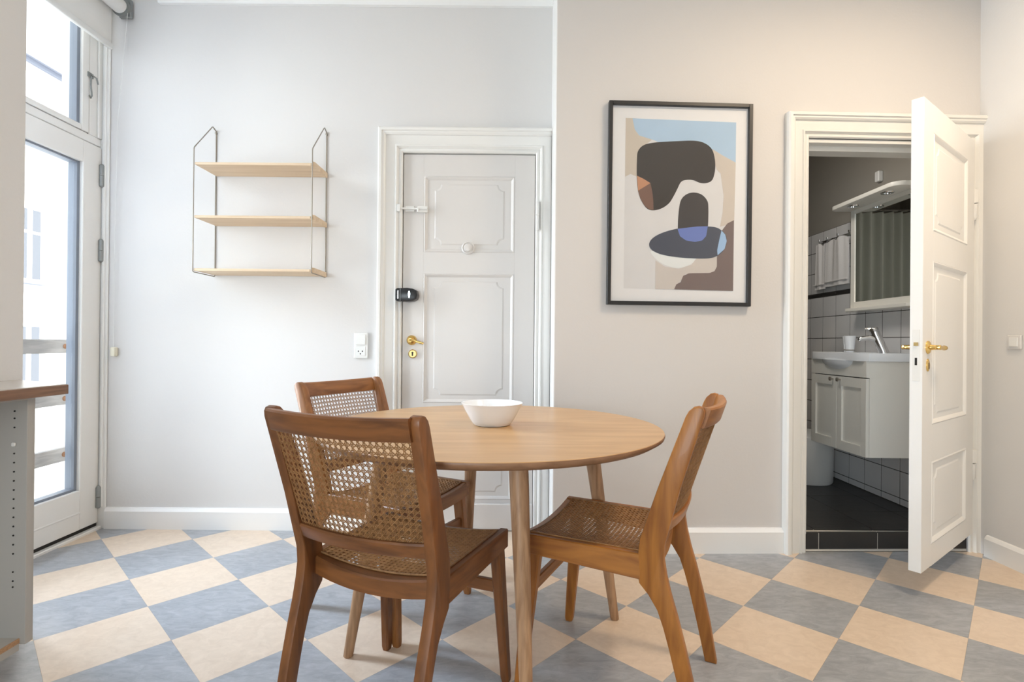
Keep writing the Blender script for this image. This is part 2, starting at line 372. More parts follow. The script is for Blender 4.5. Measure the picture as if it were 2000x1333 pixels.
# smart lock
lk = [(-0.624, 1.245), (-0.616, 1.238), (-0.56, 1.236), (-0.53, 1.24), (-0.512, 1.25), (-0.506, 1.273), (-0.512, 1.296), (-0.53, 1.305), (-0.56, 1.309), (-0.616, 1.307), (-0.624, 1.30)]
lock = MB().prism(lk, 1, -0.055, 0.013, 0.006).done('door_lock', M['black'], door2, 40, 'black oval door lock body')
MB().prism([(-0.549 + 0.0055 * math.sin(a) * (1.0 + 0.3 * math.cos(a)), 1.2725 + 0.020 * math.cos(a)) for a in [k * PI / 8 for k in range(16)]], 1, -0.0575, -0.054).done('turn_tab', M['chrome'], lock, 40, 'small silver thumb tab')
MB().box(-0.612, -0.606, -0.0562, -0.05, 1.25, 1.295, 0.001).done('light_strip', M['chrome'], lock)
MB().box(-0.5975, -0.5955, -0.0558, -0.05, 1.239, 1.306).done('joint_ring', M['hinge'], lock)
# brass lever + keyhole
MB().lathe([(0.0, 0.012), (0.027, 0.012), (0.027, 0.003), (0.024, -0.002), (0.016, -0.004), (0.013, -0.02), (0.011, -0.045), (0.0, -0.046)], (-0.545, 0, 1.03), 24, axis=1).tube([(-0.545, -0.042, 1.03), (-0.527, -0.046, 1.031), (-0.508, -0.046, 1.022), (-0.49, -0.046, 1.017), (-0.472, -0.045, 1.013)], [0.008, 0.0065, 0.006, 0.007, 0.006], 10).done('lever_handle', M['brass'], door2, 40, 'polished brass lever handle')
ky = MB().lathe([(0.0, 0.012), (0.024, 0.012), (0.024, 0.004), (0.020, 0.0), (0.019, 0.002), (0.0, 0.002)], (-0.539, 0, 0.956), 24, axis=1).done('keyhole_plate', M['brass_dark'], door2, 40, 'round aged brass keyhole plate')
MB().box(-0.5425, -0.5355, -0.0008, 0.003, 0.945, 0.957).lathe([(0, 0.003), (0.0055, 0.003), (0.0055, -0.0008), (0, -0.0008)], (-0.539, 0, 0.962), 12, axis=1).done('keyhole', M['dark'], ky)
# peephole cover
MB().lathe([(0, 0.02), (0.036, 0.02), (0.036, 0.006), (0.030, 0.002), (0.026, 0.006), (0.022, 0.004), (0.018, -0.004), (0, -0.008)], (-0.243, 0, 1.535), 28, axis=1).done('peephole_cover', M['doorpaint'], door2, 30)
# surface bolt
sb = MB().box(-0.585, -0.535, -0.002, 0.012, 1.728, 1.758, 0.002).box(-0.52, -0.462, -0.006, 0.014, 1.724, 1.756, 0.003).done('surface_bolt', M['gloss'], door2)
MB().tube([(-0.612, -0.008, 1.743), (-0.465, -0.008, 1.741)], 0.0055, 8).tube([(-0.512, -0.008, 1.742), (-0.512, -0.024, 1.732), (-0.512, -0.026, 1.718)], 0.005, 8).done('bolt_bar', M['plast'], sb, 40)
MB().box(-0.626, -0.606, -0.028, 0.0, 1.724, 1.762, 0.003).done('bolt_keeper', M['plast'], sb)
for z0, z1 in ((1.627, 1.791), (0.40, 0.56)):
    MB().tube([(0.13, -0.024, z0), (0.13, -0.024, z0 + 0.01), (0.13, -0.024, z1 - 0.01), (0.13, -0.024, z1)], [0.007, 0.011, 0.011, 0.007], 10).box(0.122, 0.138, -0.02, 0.012, z0 + 0.01, z1 - 0.01, 0.002).box(0.1185, 0.1415, -0.036, -0.013, (z0 + z1) / 2 - 0.0015, (z0 + z1) / 2 + 0.0015).done('hinge', M['gloss'], door2, 40)

# bathroom door -------------------------------------------------------------
door3 = shell('door_3', 'open white panelled bathroom door with brass handles', (RX, RY, 0), RA)
cprof3 = [(0, -0.06)] + [(a * 0.92, o) for a, o in cprof[1:-1]] + [(0.129 * 0.92, 0)]
casing(MB(), cprof3, B0, B1, BT, rcut=SE).done('casing', M['cream'], door3, 35)
MB().box(B0, B1, 0.05, 0.125, 2.004, BT).box(B0, B1, 0.005, 0.05, 2.028, BT, 0.002).box(B0 - 0.001, B0 + 0.004, 0.0, 0.125, 0.09, BT).box(B1 - 0.004, B1, 0.0, 0.125, 0.09, BT).done('lining', M['cream'], door3)
# leaf: hinge axis near the right jamb, swung ~ 128 deg into the room
hx, hy = B1 - 0.024, -0.020
lw = 0.775
lead = Vector((1.645, 2.150, 0)); hw = Vector(WR(hx, -hy))
ang = math.atan2(lead.y - hw.y, lead.x - hw.x)
lw = (lead - hw).length
leaf3 = panel_leaf(door3, 0.0, lw, 0.104, 2.034, -0.022, 0.044, [(0.125, lw - 0.125, 1.505, 1.917), (0.125, lw - 0.125, 0.695, 1.38), (0.125, lw - 0.125, 0.195, 0.54)], M['leaf'], both=True)
leaf3.location = (hx, hy, 0); leaf3.rotation_euler = (0, 0, ang - RA)
zt = 0.0
# after the swing the -y face of the leaf (local) looks ...
for sg in (-1, 1):
    h = MB().lathe([(0.0, 0.021), (0.027, 0.021), (0.027, 0.026), (0.022, 0.030), (0.012, 0.032), (0.0095, 0.045), (0.0095, 0.066), (0, 0.068)] if True else [], (lw - 0.062, 0, 1.018), 24, axis=1, sx=1, sy=1)
    h.lathe([(0, -0.012), (0.008, -0.010), (0.0095, 0.0), (0.0085, 0.012), (0.0082, 0.075), (0.0095, 0.08), (0.0105, 0.083), (0.0085, 0.088), (0.0095, 0.098), (0.008, 0.108), (0.004, 0.114), (0.0, 0.122)], (0, 0, 0), 16, axis=0)
    # the grip part: rotate/move so that it runs back along the leaf
    vs = list(h.bm.verts)
    for v in vs[8 * 24:]:
        x, y, z = v.co; v.co = (lw - 0.062 - x, 0.056 + y, 1.018 + z - 0.02 * max(0, x) )
    if sg < 0:
        for v in vs: v.co.y *= -1
    h.done('lever_handle', M['brass'], leaf3, 40, 'polished brass lever handle')
    k = MB().lathe([(0, 0.021), (0.018, 0.021), (0.018, 0.025), (0.014, 0.027), (0, 0.027)], (0, 0, 0), 24, axis=1)
    for v in k.bm.verts: v.co = (lw - 0.062 + v.co.x, v.co.y * sg, 0.945 + v.co.z * 1.45)
    k = k.done('keyhole_plate', M['brass'], leaf3, 40, 'oval brass keyhole plate')
    MB().box(lw - 0.065, lw - 0.059, min(0.026 * sg, 0.0278 * sg), max(0.026 * sg, 0.0278 * sg), 0.93, 0.955).done('keyhole', M['dark'], k)
MB().box(lw - 0.001, lw + 0.0012, -0.012, 0.012, 0.88, 1.09, 0.0004).done('lock_faceplate', M['cream'], leaf3)
MB().box(lw - 0.001, lw + 0.006, -0.007, 0.007, 1.024, 1.038).done('latch', M['brass_dark'], leaf3, label='worn brass latch bolt')
MB().box(lw - 0.001, lw + 0.0018, -0.004, 0.004, 0.945, 0.975).done('bolt_slot', M['dark'], leaf3)
for z0 in (0.365, 1.648):
    o = MB().box(-0.012, 0.020, -0.014, 0.012, z0 + 0.082, z0 + 0.150, 0.003).tube([(0.008, -0.003, z0), (0.008, -0.003, z0 + 0.012), (0.008, -0.003, z0 + 0.079)], [0.006, 0.0105, 0.0105], 12).box(0.004, 0.020, 0.0, 0.02, z0 + 0.008, z0 + 0.079, 0.002).done('hinge', M['cream'], door3, 40)
    o.location = (B1 - 0.008, -0.024, 0)

# step and bathroom ------------------------------------------------------------
ZB = 0.095
bf = struct(MB().box(0.85, 2.29, 2.66, 4.95, -0.05, ZB - 0.004), 'floor_bathroom', M['slatejoint'], 'raised bathroom floor of black slate tiles')
bf.location = (0, 0.02, 0)
x = 1.60 - 0.3 * 3
for ix in range(6):
    for iy in range(8):
        x0, y0 = 0.93 + 0.3 * ix, 2.66 + 0.3 * iy
        a, b2 = max(x0 + 0.0015, 1.35), min(x0 + 0.2985, 2.268)
        if b2 - a < 0.02 or y0 > 4.3: continue
        y1 = max(y0 + 0.0015, 2.667)
        MB().box(a, b2, y1 - 0.02, y0 + 0.2985 - 0.02, ZB - 0.006, ZB, 0.001).done('tile', M['slate'], bf)
# riser tiles in the doorway
for s0, s1 in ((B0, 1.319), (1.323, 1.617), (1.621, 1.917), (1.921, B1)):
    c, n = math.cos(RA), math.sin(RA)
    o = MB().box(s0, s1, -0.006, 0.004, 0.012, ZB, 0.001).done('riser_tile', M['slate'], bf)
    o.location = (RX, RY - 0.02 + 0.012, 0); o.rotation_euler = (0, 0, RA)
o = MB().box(B0, B1, -0.003, 0.06, 0.0, ZB - 0.006).done('riser_joint', M['lightjoint'], bf); o.location = (RX, RY - 0.02 + 0.012, 0); o.rotation_euler = (0, 0, RA)
o = MB().box(B0, B1, -0.010, 0.0, 0.0, 0.009, 0.003).done('riser_sealant', M['lightjoint'], bf); o.location = (RX, RY - 0.02 + 0.012, 0); o.rotation_euler = (0, 0, RA)
XB = 2.27
wt_ = struct(MB().box(XB, XB + 0.1, 2.73, 4.95, 0.0, 2.75), 'wall_bathroom_right', M['bathwall'], 'bathroom wall tiled white below and painted grey above')
MB().box(XB - 0.0056, XB, 2.74, 4.90, ZB, 1.853).done('grout_bed', M['grout'], wt_)
rows = [(ZB + 0.002, 0.137)] + [(1.229 - 0.156 * k, 1.385 - 0.156 * k) for k in range(7, -1, -1)]
rows = [r for r in rows if r[1] - r[0] > 0.03]
rows[-1] = (rows[-1][0], 1.374)
rows += [(1.402, 1.555), (1.555, 1.708), (1.708, 1.853)]
for z0, z1 in rows:
    for k in range(-3, 11):
        y0 = 3.075 + 0.155 * k; y1 = y0 + 0.155
        y0 = max(y0, 2.745)
        if y1 - y0 < 0.02: continue
        MB().box(XB - 0.0065, XB - 0.002, y0 + 0.002, y1 - 0.002, z0 + 0.002, z1 - 0.002, 0.0012).done('tile', M['btile'], wt_)
for k in range(-1, 6):
    y0 = 3.075 + 0.31 * k; MB().box(XB - 0.011, XB - 0.002, max(2.745, y0) + 0.001, y0 + 0.309, 1.377, 1.399, 0.003).done('border_tile', M['slate'], wt_, label='slim black border tile')
wb_ = struct(MB().box(0.8, XB, 4.85, 4.95, 0.0, 2.75), 'wall_bathroom_back', M['bathwall'], 'far bathroom wall seen only in the mirror')
for z0, z1 in rows[5:]:
    for k in range(0, 5): MB().box(XB - 0.01 - 0.155 * (k + 1) + 0.003, XB - 0.01 - 0.155 * k, 4.844, 4.85, z0 + 0.002, z1 - 0.002, 0.001).done('tile', M['btile'], wb_)
struct(MB().box(0.72, 0.85, 2.73, 4.95, 0.0, 2.75), 'wall_bathroom_left', M['bathwall'], 'bathroom wall hidden beyond the doorway')
struct(MB().box(0.72, 2.4, 2.72, 4.95, 2.75, 2.85), 'ceiling_bathroom', M['bathwall'], 'bathroom ceiling')
struct(MB().box(0.72, 1.40, 2.76, 2.80, 0.0, 2.75), 'wall_bathroom_front', M['bathwall'], 'bathroom side of the doorway wall')

# vanity ------------------------------------------------------------
VX, VY0, VY1 = 1.95, 2.905, 3.435
van = thing('vanity_cabinet', 'white wall hung two door vanity cabinet below the bathroom basin', 'cabinet', (VX, VY0, 0.405))
D = XB - 0.008 - VX; W = VY1 - VY0; H = 0.53
MB().box(0.019, D, 0, 0.016, 0, H).box(0.019, D, W - 0.016, W, 0, H).box(0.019, D, 0.016, W - 0.016, 0, 0.016).box(D - 0.01, D, 0.016, W - 0.016, 0.016, H).box(0.0, 0.0188, 0, W, 0.440, H).done('body', M['vanity'], van)
for y0, y1, ky_ in ((0.001, W / 2 - 0.0015, W / 2 - 0.035), (W / 2 + 0.0015, W - 0.001, W / 2 + 0.035)):
    d = MB().box(0, 0.018, y0, y0 + 0.045, 0, 0.434, 0.001).box(0, 0.018, y1 - 0.045, y1, 0, 0.434, 0.001).box(0, 0.018, y0 + 0.045, y1 - 0.045, 0, 0.055).box(0, 0.018, y0 + 0.045, y1 - 0.045, 0.379, 0.434).done('door', M['vanity'], van)
    MB().box(0.010, 0.015, y0 + 0.04, y1 - 0.04, 0.05, 0.385).done('panel', M['vanity'], d)
    MB().lathe([(0.005, 0.0), (0.005, -0.012), (0.012, -0.016), (0.012, -0.022), (0, -0.026)], (0, ky_, 0.415), 14, axis=0).done('knob', M['bronze'], d, 40, 'dark metal knob')
bas = thing('wash_basin', 'white porcelain basin with rounded belly on the vanity cabinet', 'basin', (VX - 0.015, VY0 - 0.012, 0.936))
bw, bd, bh = W + 0.024, XB - 0.008 - VX + 0.015, 0.045
b = MB()
N = 40
def rect_pt(k, x0, x1, y0, y1):
    a = 2 * PI * k / N; cx, cy = (x0 + x1) / 2, (y0 + y1) / 2; dx, dy = math.cos(a), math.sin(a)
    t = min((x1 - x0) / 2 / max(abs(dx), 1e-9), (y1 - y0) / 2 / max(abs(dy), 1e-9)); return (cx + dx * t, cy + dy * t)
def ell(k, rx, ry, cx, cy): a = 2 * PI * k / N; return (cx + rx * math.cos(a), cy + ry * math.sin(a))
out = [rect_pt(k, 0, bd, 0, bw) for k in range(N)]
bc = (bd * 0.40, bw / 2)
R = [[(x, y, 0) for x, y in out], [(x, y, bh - 0.006) for x, y in out], [(bd / 2 + (x - bd / 2) * 0.985, bw / 2 + (y - bw / 2) * 0.99, bh) for x, y in out]]
for f_, z in ((1.0, bh), (0.96, bh - 0.006), (0.85, bh - 0.05), (0.6, bh - 0.085), (0.25, bh - 0.095)):
    R.append([(*ell(k, 0.105 * f_, 0.215 * f_, *bc), z) for k in range(N)])
b.rings(R, cap=False); b.bm.faces.new([b.bm.verts[:][-N + k] for k in range(N)])
# belly that swells out below the rim at the front
R = []
for j in range(8):
    t = j / 7; a = t * PI / 2
    R.append([(bc[0] + 0.150 * math.cos(a) * math.cos(2 * PI * k / N), bc[1] + 0.24 * math.cos(a) * math.sin(2 * PI * k / N), 0.001 - 0.088 * math.sin(a)) for k in range(N)] if t < 1 else [(bc[0] + 0.001 * math.cos(2 * PI * k / N), bc[1] + 0.001 * math.sin(2 * PI * k / N), -0.087) for k in range(N)])
b.done('basin_body', M['porcelain'], bas, 40)
MB().rings(R).done('belly', M['porcelain'], bas, 40)
fau = thing('basin_tap', 'chrome single lever tap on the bathroom basin', 'tap', (2.165, 3.075, 0.981))
MB().tube([(0, 0, 0), (-0.003, 0.0, 0.012), (-0.03, 0.02, 0.10), (-0.037, 0.024, 0.125)], [0.029, 0.026, 0.0245, 0.0245], 16).done('body', M['chrome'], fau, 40)
MB().tube([(-0.022, 0.012, 0.075), (-0.07, 0.03, 0.088), (-0.105, 0.045, 0.082), (-0.112, 0.048, 0.070)], [0.016, 0.016, 0.014, 0.013], 12).done('spout', M['chrome'], fau, 40)
MB().tube([(-0.037, 0.024, 0.126), (-0.042, 0.028, 0.140), (-0.044, 0.029, 0.147)], [0.025, 0.0245, 0.019], 16).tube([(-0.05, 0.03, 0.138), (-0.072, 0.04, 0.140), (-0.082, 0.045, 0.141)], [0.009, 0.007, 0.005], 8).done('lever', M['chrome'], fau, 40)
for i, (x, y, r, lab) in enumerate(((2.06, 3.22, 0.032, 'white ribbed tumbler standing behind the chrome tap, the nearer of two'), (2.13, 3.345, 0.033, 'white ribbed tumbler behind the tap, the one nearer the wall'))):
    c = thing('tumbler', lab, 'cup', (x, y, 0.981), group='white tumblers on the basin')
    MB().lathe([(0, 0.0), (r * 0.72, 0.0), (r * 0.75, 0.02), (r, 0.10), (r * 0.93, 0.10), (r * 0.68, 0.008), (0, 0.008)], n=20).done('cup_wall', M['porcelain'], c, 40)
    MB().lathe([(r * 0.76, 0.010), (r * 0.80, 0.012), (r * 0.80, 0.015), (r * 0.77, 0.017)], n=20, cap=False).done('band', M['bathwall'], c, 40)
bn = thing('waste_bin', 'white round bathroom bin standing behind the vanity cabinet', 'bin', (2.035, 3.63, ZB))
MB().lathe([(0, 0), (0.148, 0), (0.154, 0.01), (0.158, 0.30), (0, 0.30)], n=36).done('bin_body', M['plast'], bn, 40)
MB().lathe([(0, 0.30), (0.161, 0.30), (0.161, 0.318), (0.14, 0.335), (0.06, 0.345), (0, 0.346)], n=36).done('lid', M['plast'], bn, 40)
# mirror cabinet
mi = thing('bathroom_mirror', 'white framed mirror with lamp canopy above the bathroom basin', 'mirror', (XB - 0.0075, 2.87, 1.24))
mw = 0.565
MB().box(-0.065, 0, 0, 0.04, 0.02, 0.66, 0.002).box(-0.065, 0, mw - 0.04, mw, 0.02, 0.66, 0.002).box(-0.065, 0, 0.04, mw - 0.04, 0.02, 0.062).box(-0.065, 0, 0.04, mw - 0.04, 0.63, 0.66).box(-0.02, 0, 0.03, mw - 0.03, 0.05, 0.64).done('frame', M['vanity'], mi)
MB().box(-0.06, -0.055, 0.038, mw - 0.038, 0.06, 0.632).done('glass', M['mirror'], mi)
sh = smooth_closed([(0, -0.012), (-0.09, -0.012), (-0.11, 0.02), (-0.11, mw - 0.02), (-0.09, mw + 0.012), (0, mw + 0.012)], 1)
MB().prism(sh, 2, 0.0, 0.02, 0.003).done('shelf', M['vanity'], mi)
cp_ = [(0, -0.02)]
for k in range(7): a = -PI / 2 - k * PI / 12; cp_.append((-0.14 + 0.06 * math.cos(a), 0.04 + 0.06 * math.sin(a)))
for k in range(7): a = PI - k * PI / 12; cp_.append((-0.14 + 0.06 * math.cos(a), mw - 0.04 + 0.06 * math.sin(a)))
cp_.append((0, mw + 0.02))
cn = MB().prism(cp_, 2, 0.655, 0.680, 0.004).done('lamp_canopy', M['vanity'], mi, 40)
for y in (0.13, 0.43): MB().lathe([(0.018, 0.656), (0.018, 0.650), (0.033, 0.650), (0.036, 0.656)], (-0.135, y, 0), 20, cap=False).lathe([(0, 0.6535), (0.019, 0.6535), (0.019, 0.6545), (0, 0.6545)], (-0.135, y, 0), 16).done('spotlight', M['chrome'], cn, 40, 'unlit round chrome downlight')
MB().box(XB - 0.03, XB - 0.0005, 3.238, 3.275, 2.035, 2.10, 0.004).done('junction_box', M['plast'], None)
jb = bpy.data.objects['junction_box']; jb['label'] = 'small pale junction box on the grey wall above the mirror lamp'; jb['category'] = 'box'
# towels and hook rail
hk = thing('hook_rail', 'chrome hook rail carrying white towels on the bathroom tiles', 'hook rail', (XB - 0.007, 3.47, 1.77))
MB().box(-0.006, 0, 0, 0.40, -0.010, 0.012, 0.002).done('rail', M['chrome'], hk)
for y in (0.03, 0.15, 0.27, 0.37): MB().tube([(-0.004, y, 0.0), (-0.03, y, -0.004), (-0.036, y, 0.008), (-0.034, y, 0.018)], [0.005, 0.005, 0.006, 0.007], 8).done('hook', M['chrome'], hk, 40)
def towel(name, lab, y0, y1, z0, z1, ph):
    t = thing(name, lab, 'towel', (XB - 0.045, (y0 + y1) / 2, z0), group='white towels on the hook rail')
    mb = MB(); nu, nv = 26, 10; w_ = (y1 - y0) / 2; R = []
    for v in range(nv + 1):
        f_ = v / nv; ring = []
        for side in (1, -1):
            for u in range(nu + 1):
                uu = u / nu if side == 1 else 1 - u / nu
                y = -w_ + 2 * w_ * uu; y *= 1 - 0.12 * f_ ** 2
                o = 0.009 * math.sin(uu * 8 + ph) + 0.003 * math.sin(uu * 23 + ph * 2)
                o *= 0.6 + 0.6 * f_
                zz = (z1 - z0) * f_ - 0.018 * f_ ** 3 * (math.sin(uu * PI * 2 + ph) ** 2)
                ring.append((-0.012 + o * 0.9 - side * 0.0055 + 0.012, y, zz))
        R.append(ring)
    mb.rings(R).done('cloth', M['towel'], t, 50)
    MB().box(-0.02, 0.012, -w_ * 0.98, w_ * 0.98, 0.03, 0.034).done('hem_band', M['towel'], t)
towel('towel', 'white hand towel on the hook rail, the farther of two', 3.765, 3.88, 1.425, 1.755, 0.4)
towel('towel', 'white towel on the hook rail, hanging next to the mirror', 3.50, 3.755, 1.435, 1.765, 1.9)
# shower curtain (seen in the mirror)
sc_ = thing('shower_curtain', 'grey green shower curtain reflected in the bathroom mirror', 'curtain', (0.98, 4.25, ZB))
mb = MB(); R = []
for z in (0.05, 2.0):
    R.append([(0.86 * k / 120, 0.035 * math.sin(k * 0.55 + 0.5 * math.sin(k * 0.13)) * (1.0 if z < 1 else 0.8), z) for k in range(121)])
mb.rings(R, close=False, cap=False).done('cloth', M['curtain'], sc_, 60)
MB().tube([(-0.13, 0, 2.02), (1.28, 0, 2.02)], 0.011, 10).done('curtain_rail', M['chrome'], sc_, 40)

# ------------------------------------------------------------------ balcony door
d1 = shell('door_1', 'glazed balcony door with transom window in the left wall', (XW, 0, 0))
FY0, FY1 = 1.90, 2.875
# fixed frame: posts, transom bar, head; in local x: 0 = room face, negative = outside
MB().box(-0.09, 0.0, 2.853, YL + 0.012, 0.0, 2.93, 0.002).box(-0.09, 0.0, 1.86, 1.945, 0.0, 2.93, 0.002).box(-0.09, 0.004, 1.945, 2.853, 2.056, 2.098, 0.003).box(-0.09, 0.0, 1.945, 2.853, 2.89, 2.95, 0.002).box(-0.055, -0.02, 2.785, 2.855, 2.098, 2.89).done('frame', M['winframe'], d1)
MB().box(-0.12, 0.03, 1.90, YL - 0.001, -0.004, 0.014, 0.004).done('threshold', M['winframe'], d1)
MB().box(-0.06, 0.002, 1.95, 2.85, 0.014, 0.034).done('bottom_gap', M['dark'], d1)
lf = MB().box(-0.055, 0.012, 2.727, 2.849, 0.034, 2.050, 0.003).box(-0.055, 0.012, 1.950, 2.072, 0.034, 2.050, 0.003).box(-0.055, 0.012, 2.072, 2.727, 0.034, 0.238, 0.002).box(-0.055, 0.012, 2.072, 2.727, 1.938, 2.050, 0.002).done('leaf', M['winframe'], d1)
MB().box(-0.045, 0.016, 2.0, 2.735, 0.118, 0.128, 0.003).done('weather_groove', M['winframe'], lf)
for y0, y1, z0, z1 in ((2.710, 2.727, 0.238, 1.938), (2.072, 2.706, 0.238, 0.250), (2.072, 2.706, 1.928, 1.938)):
    MB().box(-0.052, -0.006, y0, y1, z0, z1).done('shaded_rebate_strip', M['winout'], lf, label='grey strip coloured as shaded glazing rebate')
MB().box(-0.024, -0.018, 2.072, 2.708, 0.248, 1.93).done('glass', M['glass'], lf)
tr = MB().box(-0.05, 0.006, 2.722, 2.768, 2.102, 2.886, 0.003).box(-0.05, 0.006, 1.950, 2.72, 2.102, 2.130, 0.002).box(-0.05, 0.006, 1.95, 2.72, 2.84, 2.886, 0.002).done('transom_sash', M['winframe'], d1)
MB().box(-0.045, -0.006, 2.702, 2.722, 2.13, 2.84).done('shaded_rebate_strip', M['winout'], tr, label='grey strip coloured as shaded glazing rebate')
MB().box(-0.024, -0.018, 1.952, 2.704, 2.128, 2.842).done('glass', M['glass'], tr)
MB().box(-0.05, -0.002, 2.768, 2.772, 2.10, 2.886).done('sash_gap', M['dark'], d1)
MB().box(-0.05, 0.002, 2.772, 2.853, 2.098, 2.89, 0.003).box(0.002, 0.012, 2.825, 2.853, 2.098, 2.89, 0.003).done('transom_jamb', M['winframe'], d1)
for z0, z1 in ((1.838, 1.962), (1.436, 1.558), (0.112, 0.232)):
    MB().tube([(0.020, 2.840, z0), (0.020, 2.840, z0 + 0.006), (0.020, 2.840, (z0 + z1) / 2 - 0.001)], [0.006, 0.0125, 0.0125], 12).tube([(0.020, 2.840, (z0 + z1) / 2 + 0.001), (0.020, 2.840, z1 - 0.008), (0.020, 2.840, z1)], [0.0125, 0.0125, 0.006], 12).box(0.0, 0.018, 2.833, 2.850, z0 + 0.01, z1 - 0.01).done('hinge', M['hinge'], d1, 40, 'grey metal hinge')
st = MB().box(0.006, 0.012, 2.752, 2.790, 2.395, 2.42, 0.002).tube([(0.014, 2.772, 2.41), (0.026, 2.79, 2.40), (0.026, 2.80, 2.372)], 0.004, 8).tube([(0.014, 2.770, 2.40), (0.016, 2.765, 2.35), (0.016, 2.772, 2.30), (0.016, 2.765, 2.285), (0.016, 2.755, 2.295)], 0.004, 8).done('window_hook', M['hinge'], d1, 40, 'grey metal window hook')
# trim strip in the corner and outer reveal
struct(MB().box(XW + 0.002, -2.186, YL - 0.012, YL - 0.0005, 0.0, 2.93, 0.003).box(-2.215, -2.198, YL - 0.02, YL - 0.010, 0.115, 2.93, 0.004), 'trim_2', M['winframe'], 'white corner strip between balcony door and shelf wall')
struct(MB().box(XW - 0.205, XW - 0.0905, 2.845, 2.96, -0.1, 3.0), 'trim_3', M['revealout'], 'pale outer reveal beside the balcony door glass')
# balcony railing of wooden slats
rl = thing('balcony_railing', 'weathered wooden slat railing outside the balcony door', 'railing', (XW - 0.145, 1.80, -0.1))
for z0, z1 in ((0.945, 1.018), (0.672, 0.738), (0.372, 0.447)):
    s_ = MB().box(-0.015, 0.015, -0.6, 1.043, z0 + 0.1, z1 + 0.1, 0.003).done('slat', M['rail'], rl)
    MB().lathe([(0, 0.014), (0.013, 0.014), (0.013, 0.021), (0.008, 0.025), (0, 0.025)], (0, 0.995, (z0 + z1) / 2 + 0.1), 12, axis=0).done('bolt', M['rust'], s_, 40, 'rusty bolt head')
for y in (-0.55,): MB().box(-0.045, -0.015, y - 0.02, y + 0.015, 0.0, 1.15, 0.003).done('post', M['rail'], rl)
struct(MB().box(-3.3, XW - 0.12, 0.5, 3.2, -0.18, -0.1), 'floor_balcony', M['revealout'], 'narrow concrete balcony slab outside the glazed door')
# building across the yard
bd_ = thing('building', 'white rendered building across the yard seen through the balcony door', 'building', (-13, 8, -8))
MB().box(-4, 0, -14, 20, 0, 16.4).done('wall', M['facade'], bd_)
MB().box(-4.1, 0.10, -14.1, 20.1, 16.4, 16.5).box(-4.2, 0.2, -14.2, 20.2, 16.5, 16.6).done('cornice', M['ftrim'], bd_)
for zz in (7.4, 10.55):
    for yy in (0.85, 3.25, 5.78, 8.4):
        f_ = MB().box(-0.02, 0.05, yy, yy + 0.74, zz, zz + 2.0, 0.01).done('window', M['facade'], bd_)
        for (a, b2, c, d) in ((0.05, 0.29, 0.07, 1.28), (0.45, 0.69, 0.07, 1.28), (0.05, 0.29, 1.36, 1.93), (0.45, 0.69, 1.36, 1.93)):
            MB().box(0.03, 0.055, yy + a, yy + b2, zz + c, zz + d).done('pane', M['fpane'], f_)
        MB().box(-0.02, 0.14, yy - 0.06, yy + 0.80, zz - 0.08, zz, 0.01).done('sill', M['ftrim'], f_)
# roller blind
bl = thing('roller_blind', 'white roller blind rolled up above the balcony door', 'blind', (-2.11, 1.87, 2.80))
MB().tube([(0, 0.0, 0), (0, 0.945, 0)], 0.038, 20).done('roll', M['blind'], bl, 40)
MB().box(-0.040, -0.0385, 0.01, 0.94, -0.215, 0.0).done('fabric', M['blind'], bl)
MB().box(-0.050, -0.028, 0.008, 0.942, -0.235, -0.205, 0.006, 2).done('bottom_bar', M['plast'], bl, 40)
bk = MB().box(-0.02, 0.045, 0.965, 0.985, -0.048, 0.052, 0.004).tube([(0, 0.944, 0), (0, 0.966, 0)], [0.043, 0.046], 20).done('bracket', M['hinge'], bl, 40, 'grey metal end bracket')
MB().lathe([(0.030, 0.947), (0.047, 0.947), (0.047, 0.957), (0.030, 0.957)], (0, 0, 0), 20, axis=1, cap=False).done('chain_wheel', M['hinge'], bk, 40)
MB().tube([(0.035, 0.955, -0.03), (-0.015, 0.96, -0.6), (-0.034, 0.972, -1.2), (-0.036, 0.974, -1.82)], 0.0012, 6).done('pull_chain', M['plast'], bl, 40)
tn = MB().box(-2.157, -2.131, YL - 0.03, YL - 0.0005, 0.928, 0.978, 0.006, 2).done('chain_tensioner', M['cordw'], None, 40)
tn['label'] = 'small cream chain tensioner on the wall beside the balcony door'; tn['category'] = 'tensioner'

# ------------------------------------------------------------------ wall shelf
sx0, sx1 = -1.612, -1.012
ws = thing('wall_shelf', 'three tier pale wood wall shelf on thin bronze wire frames', 'shelf', ((sx0 + sx1) / 2, YL, 1.37))
hw_ = (sx1 - sx0) / 2
for z in (0.0, 0.268, 0.537):
    pl = [(-hw_ + 0.004, -0.006), (-hw_ + 0.004, -0.20), (hw_ - 0.012, -0.20), (hw_ + 0.004, -0.19), (hw_ + 0.006, -0.02), (hw_ + 0.003, -0.006)]
    MB().prism(pl, 2, z, z + 0.013, 0.002).done('shelf_board', M['ash'], ws)
    MB().prism([(hw_ - 0.004, -0.198), (hw_ + 0.006, -0.185), (hw_ + 0.008, -0.012), (hw_ - 0.002, -0.006), (hw_ - 0.004, -0.02), (hw_ - 0.006, -0.18)], 2, z - 0.004, z + 0.022, 0.001).done('end_lip', M['ash'], ws)
